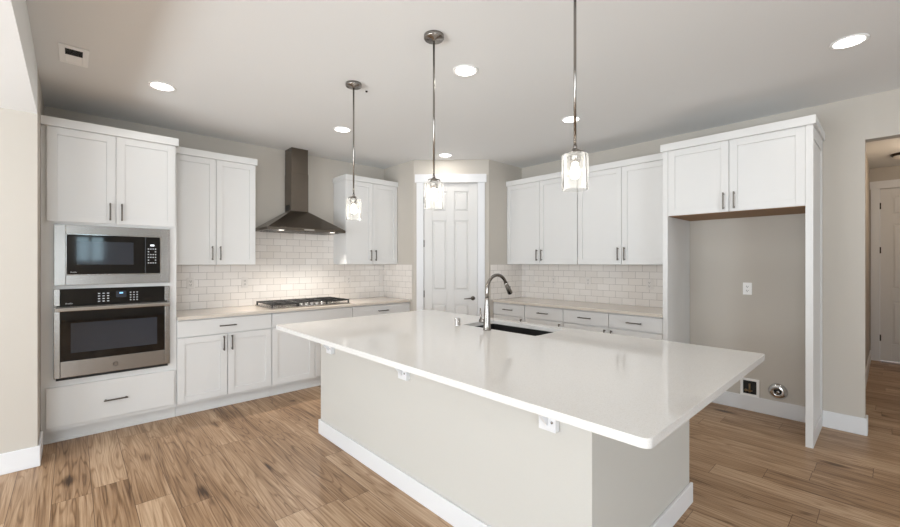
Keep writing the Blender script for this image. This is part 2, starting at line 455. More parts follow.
# ------------------------------------------------------------------ pantry door (door_1) and hall door (door_2)
def six_panel(x0, x1, z0, z1, yb, yf):
    """slab with six raised panels, front face at yf (negative is towards the room)"""
    m = MB(); w = x1 - x0; st = .112; mid = .10
    c = (x0 + x1) / 2
    cols = [(x0 + st, c - mid / 2), (c + mid / 2, x1 - st)]
    rows = [(z0 + .24, z0 + .845), (z0 + 1.025, z0 + 1.945), (z0 + 2.065, z0 + 2.33)]
    d = .013
    m.box(x0, x1, yf + d, yb, z0, z1)
    xs = [x0, cols[0][0], cols[0][1], cols[1][0], cols[1][1], x1]
    for a, b in ((xs[0], xs[1]), (xs[2], xs[3]), (xs[4], xs[5])): m.box(a, b, yf, yf + d, z0, z1)
    zz = [z0] + [q for r in rows for q in r] + [z1]
    for a, b in cols:
        for k in range(0, len(zz), 2): m.box(a, b, yf, yf + d, zz[k], zz[k + 1])
        for r0, r1 in rows:
            e, g = .012, .032
            m.hull([(a + e, yf + d, r0 + e), (b - e, yf + d, r0 + e), (b - e, yf + d, r1 - e), (a + e, yf + d, r1 - e)],
                   [(a + g, yf + .002, r0 + g), (b - g, yf + .002, r0 + g), (b - g, yf + .002, r1 - g), (a + g, yf + .002, r1 - g)])
    return m
def door(idx, loc, rz, x0, x1, ztop, cas, handle_x, hinge_x, hinges, mat_h):
    d = struct(six_panel(x0 + .004, x1 - .004, .012, ztop - .006, .045, .010).build('door_%d' % idx, M['door'], bevel=.0025, seg=1))
    d.location = loc; d.rotation_euler = (0, 0, rz)
    for z in hinges:
        MB().lathe([(0, -.045), (.008, -.045), (.008, .045), (0, .045)], (hinge_x, .004, z), seg=10).box(hinge_x - .005, hinge_x + .016, .004, .0095, z - .045, z + .045).build('hinge', mat_h, d)
    h = MB().lathe([(0, 0), (.028, 0), (.028, .008), (.022, .012), (.011, .014), (.011, .045), (0, .047)], (handle_x, .010, .935), 'y', 20)
    sgn = -1
    h.tube([(handle_x, -.03, .935), (handle_x + sgn * .04, -.034, .935), (handle_x + sgn * .085, -.03, .931), (handle_x + sgn * .115, -.026, .928)], [.010, .009, .0075, .006], 12)
    h.build('door_handle', mat_h, d)
    t = MB().box(x0 - cas, x0, -.018, 0, 0, ztop + .004).box(x1, x1 + cas, -.018, 0, 0, ztop + .004)
    t.box(x0 - cas - .022, x1 + cas + .022, -.026, 0, ztop + .004, ztop + .112)
    t.box(x0, x0 + .003, 0, .09, 0, ztop).box(x1 - .003, x1, 0, .09, 0, ztop).box(x0, x1, 0, .09, ztop - .004, ztop)
    tr = struct(t.build('trim_%d' % idx, M['trim'], bevel=.002)); tr.location = loc; tr.rotation_euler = (0, 0, rz)
    return d
door(1, (P0.x, P0.y, 0), -PI / 4, DX0, DX1, DTOP, .092, .782, .128, (2.23, 1.655, .99), M['pull'])
door(2, (HALLX, HALLY, 0), -PI / 2, .100, .912, 2.452, .088, .85, .098, (2.21, 1.58, .331), M['bronze'])

# ------------------------------------------------------------------ cabinets
def pull(parent, c, length, vertical, proj=.028):
    """bar pull standing off the face; c = centre on the face (x, y, z)"""
    x, y, z = c; h = length / 2; r = .0055
    m = MB()
    if vertical:
        m.box(x - r, x + r, y - proj - .004, y - proj + .005, z - h, z + h)
        for s in (-1, 1): m.box(x - r, x + r, y - proj + .005, y, z + s * (h - .012) - r, z + s * (h - .012) + r)
    else:
        m.box(x - h, x + h, y - proj - .004, y - proj + .005, z - r, z + r)
        for s in (-1, 1): m.box(x + s * (h - .012) - r, x + s * (h - .012) + r, y - proj + .005, y, z - r, z + r)
    return m.build('pull', M['pull'], parent, bevel=.0015)
def shaker(parent, x0, x1, z0, z1, yf, pull_at=None, th=.019, name='door'):
    fw = .058; m = MB()
    m.box(x0, x0 + fw, yf, yf + th, z0, z1).box(x1 - fw, x1, yf, yf + th, z0, z1)
    m.box(x0 + fw, x1 - fw, yf, yf + th, z0, z0 + fw).box(x0 + fw, x1 - fw, yf, yf + th, z1 - fw, z1)
    m.box(x0 + fw, x1 - fw, yf + .009, yf + th, z0 + fw, z1 - fw)
    d = m.build(name, M['cab'], parent, bevel=.0012, seg=1)
    if pull_at: pull(d, (pull_at[0], yf, pull_at[1]), .142, True)
    return d
def slab(parent, x0, x1, z0, z1, yf, pull_at=None, th=.019, name='drawer', plen=.150):
    d = MB().box(x0, x1, yf, yf + th, z0, z1).build(name, M['cab'], parent, bevel=.0018)
    if pull_at: pull(d, (pull_at[0], yf, pull_at[1]), plen, False)
    return d

G = .003
def upper(label, loc, rz, w, crown_l=.0, crown_r=.0, group='white wall cabinets'):
    t = thing('wall_cabinet', label, 'wall cabinet', loc, rz, group)
    h = UT - UB; d = .333
    m = MB().box(-w / 2, w / 2, -d + .020, -.003, .012, h - .02)
    m.build('cabinet_body', M['cab'], t, bevel=.001, seg=1)
    MB().box(-w / 2, w / 2, -d + .022, -.003, 0, .0115).build('bottom_panel', M['cab'], t)
    zt = h - CRH + .0075
    shaker(t, -w / 2 + G, -G / 2 - .0005, .002, zt, -d, (-.036, .118))
    shaker(t, G / 2 + .0005, w / 2 - G, .002, zt, -d, (.036, .118))
    MB().box(-w / 2 - crown_l, w / 2 + crown_r, -d - .02, -.003, h - CRH + .008, h).build('crown', M['cab'], t, bevel=.002)
    return t
upper('white two-door wall cabinet between the tall oven cabinet and range hood', ((OR - 3.268) / 2, 0, UB), 0, -3.268 - OR - .002, 0, .012)
upper('white two-door wall cabinet between the range hood and pantry corner', ((-2.202 + AC) / 2, 0, UB), 0, AC + 2.202 - .004, .012, 0)
upper('white two-door wall cabinet beside the pantry corner over the drawer base run', (0, (BC - 2.459) / 2, UB), -PI / 2, 2.459 + BC - .004, 0, 0)
upper('white two-door wall cabinet against the refrigerator alcove panel', (0, (-2.459 + FL) / 2, UB), -PI / 2, -2.459 - FL - .003, 0, 0)

def base(label, loc, rz, w, drawers, doors, group='white base cabinets', dr_pull=True):
    """drawers: list of (x0,x1); doors: list of (x0,x1,pull_x)"""
    t = thing('base_cabinet', label, 'base cabinet', loc, rz, group)
    top = CT - CTH
    MB().box(-w / 2, w / 2, -.596, -.003, .105, top).build('cabinet_body', M['cab'], t, bevel=.001, seg=1)
    MB().box(-w / 2, w / 2, -.535, -.003, 0, .1045).box(-w / 2, w / 2, -.547, -.535, 0, .018).build('toe_kick', M['cab'], t, bevel=.002)
    for a, b in drawers: slab(t, a + G, b - G, .727, top - .012, -.616, ((a + b) / 2, .800) if dr_pull else None, name='drawer' if dr_pull else 'false_drawer_front')
    for a, b, px in doors: shaker(t, a + G, b - G, .128, .717, -.616, (px, .632))
    return t
w = S1 - OR - .002
base('white base cabinet with one wide drawer over two doors beside the oven cabinet', ((OR + S1) / 2, 0, 0), 0, w, [(-w / 2, w / 2)], [(-w / 2, 0, -.036), (0, w / 2, .036)])
w = S2 - S1 - .002
base('white base cabinet under the gas cooktop with plain handleless top panel', ((S2 + S1) / 2, 0, 0), 0, w, [(-w / 2, w / 2)], [(-w / 2, 0, -.036), (0, w / 2, .036)], dr_pull=False)
w = AC - S2 - .002
base('white base cabinet with one wide drawer beside the pantry corner, past the cooktop', ((AC + S2) / 2, 0, 0), 0, w, [(-w / 2, w / 2)], [(-w / 2, 0, -.036), (0, w / 2, .036)])
w = BC - B1 - .002
base('narrow white drawer base cabinet against the pantry wall, behind the faucet', (0, (BC + B1) / 2, 0), -PI / 2, w, [(-w / 2, w / 2)], [(-w / 2, w / 2, w / 2 - .04)])
w = B1 - B2 - .002
base('narrow white drawer base cabinet second from the pantry wall', (0, (B2 + B1) / 2, 0), -PI / 2, w, [(-w / 2, w / 2)], [(-w / 2, w / 2, w / 2 - .04)])
w = B2 - FL - .003
base('wide white base cabinet with two drawers side by side against the refrigerator alcove', (0, (B2 + FL) / 2, 0), -PI / 2, w, [(-w / 2, 0), (0, w / 2)], [(-w / 2, 0, -.036), (0, w / 2, .036)])

# tall oven cabinet
w = OR - OL - .002
t = thing('oven_cabinet', 'tall white cabinet housing the built-in microwave and wall oven', 'tall cabinet', ((OL + OR) / 2, 0, 0))
cx = (OL + OR) / 2
mx0, mx1, oz0, oz1, mz0, mz1 = -4.812 - cx, -4.092 - cx, .500, 1.190, 1.236, 1.690
m = MB().box(-w / 2, mx0, -.60, -.003, .105, UT - .02).box(mx1, w / 2, -.60, -.003, .105, UT - .02)
for a, b in ((.105, oz0), (oz1, mz0), (mz1, UT - .02)): m.box(mx0, mx1, -.60, -.003, a, b)
m.box(mx0, mx1, -.05, -.003, oz0, oz1).box(mx0, mx1, -.05, -.003, mz0, mz1)
m.build('cabinet_body', M['cab'], t)
MB().box(-w / 2, w / 2, -.535, -.003, 0, .1045).box(-w / 2, w / 2, -.547, -.535, 0, .018).build('toe_kick', M['cab'], t, bevel=.002)
shaker(t, -4.860 - cx, -4.4535 - cx, 1.720, UT - CRH + .0075, -.62, (-4.489 - cx, 1.818))
shaker(t, -4.4505 - cx, -4.042 - cx, 1.720, UT - CRH + .0075, -.62, (-4.415 - cx, 1.818))
slab(t, -4.864 - cx, -4.047 - cx, .137, .443, -.62, (-4.452 - cx, .281), plen=.155)
MB().box(-w / 2, w / 2 + .012, -.642, -.003, UT - CRH + .008, UT).build('crown', M['cab'], t, bevel=.002)

# built-in microwave
t = thing('microwave', 'built-in black microwave in a stainless trim frame above the wall oven', 'microwave', (cx, 0, 1.226))
x0, x1, h = -4.820 - cx, -4.082 - cx, .471
gx0, gx1, gz0, gz1 = -4.754 - cx, -4.148 - cx, .079, .401
MB().box(x0, gx0, -.622, -.602, 0, h).box(gx1, x1, -.622, -.602, 0, h).box(gx0, gx1, -.622, -.602, 0, gz0).box(gx0, gx1, -.622, -.602, gz1, h).build('trim_frame', M['steel'], t, bevel=.002)
e = .005
MB().box(gx0, gx0 + e, -.627, -.604, gz0, gz1).box(gx1 - e, gx1, -.627, -.604, gz0, gz1).box(gx0 + e, gx1 - e, -.627, -.604, gz0, gz0 + e).box(gx0 + e, gx1 - e, -.627, -.604, gz1 - e, gz1).build('bezel', M['chrome'], t)
px = -4.258 - cx
d = MB().box(gx0 + e + .001, px - .001, -.631, -.604, gz0 + e, gz1 - e).build('door', M['gloss_black'], t, bevel=.002)
MB().box(-4.690 - cx, -4.338 - cx, -.6320, -.630, .160, .345).build('window', M['oven_window'], d)
text_mesh('Profile', .014, 'maker_mark', M['button'], d, (gx0 + .045, -.6313, gz0 + .022), (PI / 2, 0, 0))
c = MB().box(px + .001, gx1 - e - .001, -.629, -.604, gz0 + e, gz1 - e).build('control_panel', M['gloss_black'], t, bevel=.002)
MB().box(px + .035, px + .063, -.6300, -.6285, .318, .332).build('display', M['display_white'], c)
k = MB()
for r in range(6):
    for q in range(4):
        if (r in (1, 4) and q in (1, 2)) : continue
        k.box(px + .018 + q * .0165, px + .027 + q * .0165, -.6297, -.6285, .290 - r * .024, .298 - r * .024)
k.build('keypad', M['button'], c)
MB().box(gx0 + .02, gx1 - .02, -.598, -.08, gz0 - .06, gz1 + .05).build('oven_cavity_box', M['dark'], t)

# wall oven
t = thing('wall_oven', 'stainless and black glass single wall oven below the microwave', 'oven', (cx, 0, .487))
x0, x1 = -4.822 - cx, -4.084 - cx
Z = lambda z: z - .487
MB().box(x0 + .015, x1 - .015, -.598, -.08, Z(.51), Z(1.18)).build('oven_body', M['dark'], t)
cp = MB().box(-4.786 - cx, -4.121 - cx, -.628, -.601, Z(1.068), Z(1.197)).build('control_panel', M['gloss_black'], t, bevel=.002)
for a, b in ((x0, -4.787 - cx), (-4.120 - cx, x1)):
    MB().box(a, b, -.628, -.601, Z(1.066), Z(1.197)).build('end_cap', M['steel'], t, bevel=.002)
MB().box(-4.452 - cx, -4.385 - cx, -.6288, -.627, Z(1.115), Z(1.168)).build('display', M['oven_window'], cp)
MB().box(-4.430 - cx, -4.407 - cx, -.6293, -.628, Z(1.146), Z(1.158)).build('clock_digits', M['display'], cp)
k = MB()
for r in range(4):
    for q in range(3):
        k.box(-4.565 - cx + q * .028, -4.551 - cx + q * .028, -.6287, -.6275, Z(1.150 - r * .021), Z(1.157 - r * .021))
k.build('mode_keypad', M['button'], cp)
k = MB()
for r in range(4):
    for q in range(3):
        k.box(-4.362 - cx + q * .022, -4.352 - cx + q * .022, -.6287, -.6275, Z(1.150 - r * .021), Z(1.157 - r * .021))
k.build('number_keypad', M['button'], cp)
text_mesh('Profile', .016, 'maker_mark', M['button'], cp, (-4.735 - cx, -.6283, Z(1.083)), (PI / 2, 0, 0))
gx0, gx1, gz0, gz1 = -4.786 - cx, -4.121 - cx, Z(.638), Z(1.024)
dr = MB().box(x0, gx0, -.640, -.601, Z(.512), Z(1.060)).box(gx1, x1, -.640, -.601, Z(.512), Z(1.060)).box(gx0, gx1, -.640, -.601, Z(.512), gz0).box(gx0, gx1, -.640, -.601, gz1, Z(1.060)).build('oven_door', M['steel'], t, bevel=.003)
gl = MB().box(gx0, gx1, -.6385, -.603, gz0, gz1).build('door_glass', M['gloss_black'], dr, bevel=.001, seg=1)
MB().box(-4.726 - cx, -4.176 - cx, -.6392, -.638, Z(.697), Z(.930)).build('oven_window', M['oven_window'], dr)
hm = MB().box(x0 + .006, x1 - .006, -.700, -.676, Z(1.028), Z(1.056))
for q in (x0 + .02, x1 - .05): hm.box(q, q + .03, -.680, -.638, Z(1.030), Z(1.054))
hm.build('oven_handle', M['chrome'], dr, bevel=.004)
lx, lz = -4.455 - cx, Z(.572)
MB().lathe([(.013, 0), (.0165, 0), (.0165, .0015), (.013, .0015), (.013, 0)], (lx, -.640, lz), 'y', 24).build('maker_emblem', M['bronze'], dr)
text_mesh('GE', .016, 'emblem_letters', M['bronze'], dr, (lx, -.6405, lz), (PI / 2, 0, 0))
MB().box(x0 + .012, x1 - .012, -.618, -.601, Z(.490), Z(.509)).build('vent_gap', M['dark'], t)

# refrigerator alcove surround
t = thing('refrigerator_surround', 'tall white cabinet framing the empty refrigerator alcove', 'tall cabinet', (0, (FL + FR2) / 2, 0), -PI / 2)
c0 = -(FL + FR2) / 2
X = lambda y: -(y) - c0          # world y to local x
xa, xb, xc, xd = X(FL), X(FL2), X(FR), X(FR2)
MB().box(xa, xb, -.625, -.003, 0, UT - .02).build('side_panel', M['cab'], t, bevel=.0015)
pb = MB().box(xc, xd - .008, -.625, -.003, 0, UT - .02)
# applied frame on the outer face
pb.box(xd - .008, xd, -.625, -.565, 0, UT - .02).box(xd - .008, xd, -.065, -.003, 0, UT - .02).box(xd - .008, xd, -.565, -.065, 0, .115).box(xd - .008, xd, -.565, -.065, UT - .16, UT - .02)
pb.build('side_panel', M['cab'], t, bevel=.0012, seg=1)
MB().box(xb, xc, -.600, -.003, 1.846, UT - .02).build('cabinet_body', M['cab'], t)
MB().box(xb, xc, -.598, -.003, 1.834, 1.8455).build('bottom_panel', M['wood'], t)['label'] = 'raw brown underside board'
mid = X(-4.040)
shaker(t, xb + .001, mid - .002, 1.838, UT - CRH + .0075, -.62, (mid - .038, 1.930))
shaker(t, mid + .002, xc - .001, 1.838, UT - CRH + .0075, -.62, (mid + .038, 1.930))
MB().box(xa - .016, xd + .016, -.645, -.003, UT - CRH + .008, UT).build('crown', M['cab'], t, bevel=.002)

# ------------------------------------------------------------------ countertops
def slab_with_hole(pts, hole, z0, z1):
    bm = bmesh.new(); edges = []
    for loop in (pts, hole):
        if not loop: continue
        vs = [bm.verts.new((p[0], p[1], z1)) for p in loop]
        edges += [bm.edges.new((vs[i], vs[(i + 1) % len(vs)])) for i in range(len(vs))]
    r = bmesh.ops.triangle_fill(bm, use_beauty=True, use_dissolve=False, edges=edges)
    fs = [f for f in bm.faces]
    for f in fs:
        if f.normal.z < 0: f.normal_flip()
    e = bmesh.ops.extrude_face_region(bm, geom=fs)
    vs = [v for v in e['geom'] if isinstance(v, bmesh.types.BMVert)]
    bmesh.ops.translate(bm, verts=vs, vec=(0, 0, z0 - z1))
    bmesh.ops.recalc_face_normals(bm, faces=bm.faces)
    mb = MB(); mb.bm.free(); mb.bm = bm
    return mb
def rrect(x0, x1, y0, y1, r, k=6):
    P = []
    for cx_, cy_, a in ((x1 - r, y1 - r, 0), (x0 + r, y1 - r, PI / 2), (x0 + r, y0 + r, PI), (x1 - r, y0 + r, 3 * PI / 2)):
        for q in range(k + 1): P.append((cx_ + r * math.cos(a + PI / 2 * q / k), cy_ + r * math.sin(a + PI / 2 * q / k)))
    return P
tag(MB().box(OR + .001, AC - .008, -.645, -.003, CT - CTH, CT).build('countertop', M['quartz_warm'], bevel=.003), 'light quartz countertop holding the gas cooktop below the range hood', 'countertop')
tag(MB().box(-.645, -.003, FL + .001, BC - .008, CT - CTH, CT).build('countertop', M['quartz_warm'], bevel=.003), 'light quartz countertop over the drawers beside the refrigerator alcove', 'countertop')
IX0, IX1, IY0, IY1 = -3.552, -1.993, -4.518, -1.698
SX0, SX1, SY0, SY1 = -2.455, -2.085, -3.365, -2.672
tag(slab_with_hole(rrect(IX0, IX1, IY0, IY1, .026), rrect(SX0, SX1, SY0, SY1, .012, 3), CT - CTH, CT).build('island_countertop', M['quartz'], bevel=.0025),
    'large white polished quartz island top with sink cutout', 'countertop')

# island base
bx0, bx1, by0, by1 = -3.219, -2.053, -4.173, -1.790
t = thing('kitchen_island', 'long off-white kitchen island base with white baseboard under the quartz top', 'kitchen island', ((bx0 + bx1) / 2, (by0 + by1) / 2, 0))
icx, icy = (bx0 + bx1) / 2, (by0 + by1) / 2
top = CT - CTH - .0005
hw, hl = (bx1 - bx0) / 2, (by1 - by0) / 2
MB().box(-hw, -hw + .12, -hl, hl, 0, top).box(-hw + .12, hw - .02, -hl, -hl + .1, 0, top).box(-hw + .12, hw - .02, hl - .1, hl, 0, top).box(hw - .62, hw - .02, -hl + .1, hl - .1, .105, .16).box(hw - .62, hw - .60, -hl + .1, hl - .1, .16, top).box(hw - .09, hw - .08, -hl + .1, hl - .1, 0, .105).build('island_wall', M['island_wall'], t)
b = .015; bh = .116
MB().box(-hw - b, -hw, -hl - b, hl + b, 0, bh).box(-hw, hw, -hl - b, -hl, 0, bh).box(-hw, hw, hl, hl + b, 0, bh).build('baseboard', M['trim'], t, bevel=.004)
n = 4; L_ = 2 * hl - .2
for k in range(n):
    a = -hl + .1 + L_ * k / n; c = a + L_ / n
    m = MB(); f = .058
    for y0, y1, z0, z1, xx in ((a + G, a + f, .128, top - .01, 0), (c - f, c - G, .128, top - .01, 0), (a + f, c - f, .128, .128 + f, 0), (a + f, c - f, top - .01 - f, top - .01, 0), (a + f, c - f, .128 + f, top - .01 - f, -.009)):
        m.box(hw - .02, hw + xx - .0005, y0, y1, z0, z1)
    m.build('cabinet_door', M['cab'], t, bevel=.0012, seg=1)
# corbels under the overhang
for y in (-1.99, -2.955, -3.985):
    yy = y - icy
    cb = MB().box(-hw - .030, -hw - .0005, yy - .042, yy + .042, top - .190, top - .0005)
    cb.prism([(-hw - .030, yy - .004, top - .170), (-hw - .030, yy - .004, top - .001), (-hw - .170, yy - .004, top - .001), (-hw - .170, yy - .004, top - .012)], (0, .013, 0))
    cb.box(-hw - .18, -hw - .030, yy - .030, yy + .030, top - .008, top - .0005)
    o = cb.build('corbel', M['trim'], t, bevel=.0015, seg=1)
    MB().lathe([(0, 0), (.006, 0), (.005, .003), (0, .0035)], (-hw - .030, yy - .024, top - .15), 'x', 10).build('screw', M['nickel'], o)

# sink
t = thing('kitchen_sink', 'black undermount kitchen sink in the island top', 'sink', ((SX0 + SX1) / 2, (SY0 + SY1) / 2, .70))
sx, sy = (SX1 - SX0) / 2 + .002, (SY1 - SY0) / 2 + .002; zt = CT - CTH - .70 - .001; th = .006
MB().box(-sx - th, -sx, -sy - th, sy + th, 0, zt).box(sx, sx + th, -sy - th, sy + th, 0, zt).box(-sx, sx, -sy - th, -sy, 0, zt).box(-sx, sx, sy, sy + th, 0, zt).box(-sx, sx, -sy, sy, 0, th).build('basin', M['sink'], t)
MB().lathe([(0, th), (.045, th), (.045, th + .003), (.03, th + .004), (0, th + .002)], (0, 0, 0)).build('drain', M['chrome'], t)

# faucet
fx, fy = -2.513, -2.985
t = thing('faucet', 'tall gooseneck pull-down stainless faucet on the island', 'faucet', (fx, fy, CT))
MB().lathe([(0, 0), (.030, 0), (.030, .006), (.027, .012), (.0255, .06), (.0225, .12), (.0185, .175), (.0145, .22), (.0135, .235), (0, .235)]).build('faucet_body', M['nickel'], t)
arc = [(0, 0, .23), (0, 0, .27)]
R = .112
for q in range(0, 15):
    a = PI - math.radians(152) * q / 14
    arc.append((R + R * math.cos(a), 0, .285 + R * math.sin(a)))
MB().tube(arc, .0125, 16).build('spout', M['nickel'], t)
e = Vector(arc[-1]); dv = (Vector(arc[-1]) - Vector(arc[-2])).normalized()
s_ = MB().tube([e, e + dv * .01, e + dv * .05, e + dv * .095, e + dv * .10], [.0145, .016, .0175, .0205, .019], 16)
sh = s_.build('spray_head', M['nickel'], t)
MB().tube([e + dv * .098, e + dv * .104], .015, 14).build('spray_nozzle', M['dark'], sh)
MB().box(e.x + dv.x * .05 + .016, e.x + dv.x * .05 + .024, -.006, .006, e.z + dv.z * .05 - .02, e.z + dv.z * .05 + .012).build('spray_button', M['dark'], sh)
hd = MB().tube([(0, .02, .062), (0, .068, .062)], [.0155, .0145], 14)
hd.tube([(0, .060, .066), (0, .064, .10), (0, .066, .155)], [.0065, .0055, .0048], 10)
hd.build('lever_handle', M['nickel'], t)
# air switch / soap cap
tag(MB().lathe([(0, 0), (.026, 0), (.026, .004), (.0235, .008), (.0235, .054), (.021, .058), (0, .059)], (-2.519, -2.683, CT)).build('air_gap_cap', M['chrome']),
    'short chrome cylinder cap on the island top beside the sink corner', 'sink fitting')

# ------------------------------------------------------------------ cooktop
kx0, kx1, ky0, ky1 = -3.190, -2.275, -.585, -.055
t = thing('cooktop', 'stainless gas cooktop with black cast iron grates', 'cooktop', ((kx0 + kx1) / 2, (ky0 + ky1) / 2, CT))
hx, hy = (kx1 - kx0) / 2, (ky1 - ky0) / 2
MB().box(-hx, hx, -hy, hy, .0, .012).build('tray', M['steel'], t, bevel=.004)
for (gx, gw) in ((-.305, .292), (0, .292), (.305, .292)):
    g = MB(); z0, z1 = .038, .052; x0, x1 = gx - gw / 2, gx + gw / 2
    y0 = -hy + (.02 if gx else .115); y1 = hy - .02; bw = .011
    g.box(x0, x1, y0, y0 + bw, z0, z1).box(x0, x1, y1 - bw, y1, z0, z1).box(x0, x0 + bw, y0, y1, z0, z1).box(x1 - bw, x1, y0, y1, z0, z1)
    g.box(gx - bw / 2, gx + bw / 2, y0, y1, z0, z1 + .002)
    ym = (y0 + y1) / 2
    for yy in ((y0 * .75 + y1 * .25), ym, (y0 * .25 + y1 * .75)): g.box(x0, x1, yy - bw / 2, yy + bw / 2, z0, z1 + .002)
    for fx_ in (x0, x1 - .016):
        for fy_ in (y0, y1 - .016): g.box(fx_, fx_ + .016, fy_, fy_ + .016, .012, z0)
    g.build('grate', M['iron'], t, bevel=.002, seg=1)
def burner(x, y, r):
    o = MB().lathe([(r * 1.25, .0115), (r * 1.25, .016), (r, .018), (r, .026), (0, .026)], (x, y, 0)).build('burner', M['nickel'], t)
    MB().lathe([(0, .026), (r * .8, .026), (r * .8, .033), (r * .7, .035), (0, .035)], (x, y, 0)).build('burner_cap', M['iron'], o)
for x, y, r in ((-.305, -.115, .036), (-.305, .115, .036), (0, .06, .05), (.305, -.115, .036), (.305, .115, .036)): burner(x, y, r)
for k in range(5):
    MB().lathe([(0, .012), (.021, .012), (.021, .018), (.0185, .021), (.017, .042), (0, .043)], (-.12 + k * .06, -hy + .055, 0)).build('knob', M['chrome'], t)

# ------------------------------------------------------------------ range hood
hcx = -2.7345
t = thing('range_hood', 'stainless pyramid chimney range hood over the cooktop', 'range hood', (hcx, 0, HB))
hw_ = .456; dp = .47
MB().box(-hw_, hw_, -dp, -.010, .004, .034).build('hood_rim', M['hood_steel'], t, bevel=.002)
MB().hull([(-hw_ + .001, -dp + .001, .034), (hw_ - .001, -dp + .001, .034), (hw_ - .001, -.010, .034), (-hw_ + .001, -.010, .034)],
          [(-.105, -.215, .252), (.105, -.215, .252), (.105, -.010, .252), (-.105, -.010, .252)]).build('hood_canopy', M['hood_steel'], t, bevel=.002)
ch = MB().box(-.103, .103, -.212, -.010, .252, .70).build('chimney', M['hood_steel'], t, bevel=.0015)
MB().box(-.0995, .0995, -.2085, -.010, .70, CEIL - HB - .001).build('chimney_sleeve', M['hood_steel'], t, bevel=.0015)
MB().box(-.104, -.1025, -.16, -.05, .262, .33).build('chimney_vent', M['dark'], ch)
for a, b in ((-.40, -.01), (.01, .40)):
    f = MB().box(a, b, -.40, -.06, -.002, .004)
    for q in range(9): f.box(a + .02, b - .02, -.385 + q * .036, -.37 + q * .036, -.004, -.002)
    f.build('grease_filter', M['steel'], t)
MB().box(-.06, .06, -dp - .002, -dp, .010, .026).build('button_strip', M['chrome'], t)
for x in (-.30, .30):
    MB().lathe([(0, 0), (.028, 0), (.028, .003), (0, .003)], (x, -.435, .001)).build('hood_lamp', M['hood_lens'], t)
    d = bpy.data.lights.new('hood_lamp_light', 'SPOT'); d.energy = 24; d.color = (1, .93, .84); d.spot_size = math.radians(125); d.spot_blend = .8; d.shadow_soft_size = .03
    o = bpy.data.objects.new('hood_lamp_light', d); COL.objects.link(o); o.parent = t; o.location = (x * .7, -.34, -.015); o.rotation_euler = (math.radians(-18), 0, 0)

# ------------------------------------------------------------------ pendants
def pendant():
    t = thing('pendant_light', '', 'pendant light', (0, 0, CEIL), 0, 'glass pendants in a row over the island')
    MB().lathe([(0, -.0005), (.060, -.0005), (.060, -.018), (.056, -.024), (.012, -.026), (.012, -.032), (0, -.032)]).build('canopy', M['nickel'], t)
    MB().tube([(0, 0, -.03), (0, 0, -.845)], .0062, 12).tube([(0, 0, -.835), (0, 0, -.852)], .009, 12).build('rod', M['nickel'], t)
    zt = 1.880 - CEIL; zb = 1.724 - CEIL
    h = MB().lathe([(0, zt + .026), (.012, zt + .026), (.020, zt + .020), (.024, zt + .004), (.024, zt - .032), (.019, zt - .036), (0, zt - .036)], seg=24)
    for q in range(3):
        a = q * 2 * PI / 3 + .5
        h.tube([(.018 * math.cos(a), .018 * math.sin(a), zt + .018), (.036 * math.cos(a), .036 * math.sin(a), zt + .014), (.042 * math.cos(a), .042 * math.sin(a), zt + .002)], .004, 8)
    h.build('shade_holder', M['nickel'], t)
    r = .0565
    MB().lathe([(.0245, zt), (r - .004, zt), (r, zt - .004), (r, zb + .001), (r - .002, zb), (r - .0045, zb + .001), (r - .0045, zt - .004), (.0245, zt - .004)], seg=40).build('glass_shade', M['seeded'], t)
    MB().lathe([(0, zt - .036), (.013, zt - .037), (.014, zt - .048), (.019, zt - .064), (.022, zt - .080), (.019, zt - .096), (.011, zt - .105), (0, zt - .108)], seg=24).build('bulb', M['bulb'], t)
    return t
def pend_light(t):
    d = bpy.data.lights.new('pendant_bulb_light', 'POINT'); d.energy = 2; d.color = (1, .95, .88); d.shadow_soft_size = .03
    o = bpy.data.objects.new('pendant_bulb_light', d); COL.objects.link(o); o.parent = t; o.location = (0, 0, 1.724 - CEIL - .07)
pp = pendant(); pp.location = (-3.155, -2.21, CEIL); pp['label'] = 'glass cylinder pendant hanging over the island end nearest the cooktop run'
P2_ = dup(pp, (-3.135, -3.12, CEIL), .4, 'glass cylinder pendant in the middle of the row, in front of the pantry door')
P3_ = dup(pp, (-3.083, -4.02, CEIL), .8, 'largest-looking glass cylinder pendant, with its ceiling canopy out of frame')
for q in (pp, P2_, P3_): pend_light(q)

# ------------------------------------------------------------------ recessed lights
def can():
    t = thing('recessed_light', '', 'recessed light', (0, 0, CEIL), 0, 'round recessed ceiling lights')
    MB().lathe([(.072, -.001), (.090, -.001), (.090, -.004), (.086, -.007), (.072, -.005), (.072, -.001)]).build('trim_ring', M['plastic'], t)
    MB().lathe([(0, -.001), (.072, -.001), (.072, -.004), (0, -.0045)]).build('lens', M['lens'], t)
    return t
CANS = [((-4.211, -1.170), 'lit recessed ceiling light nearest the ceiling vent, over the oven cabinet'),
        ((-2.703, -1.187), 'lit recessed ceiling light in front of the range hood chimney'),
        ((-1.270, -1.165), 'lit recessed ceiling light just above the pantry door'),
        ((-2.684, -2.935), 'lit recessed ceiling light over the island, between two pendant rods'),
        ((-1.262, -2.922), 'lit recessed ceiling light crossed by the nearest pendant rod'),
        ((-1.228, -4.800), 'lit recessed ceiling light nearest the hall opening')]
c0_ = can()
for q, ((x, y), lb) in enumerate(CANS):
    if q == 0: r = c0_; r.location = (x, y, CEIL); r['label'] = lb
    else: r = dup(c0_, (x, y, CEIL), 0, lb)
    d = bpy.data.lights.new('recessed_light_beam', 'AREA'); d.shape = 'DISK'; d.size = .13; d.energy = 1.0; d.color = (1, .96, .91)
    o = bpy.data.objects.new('recessed_light_beam', d); COL.objects.link(o); o.parent = r; o.location = (0, 0, -.012)

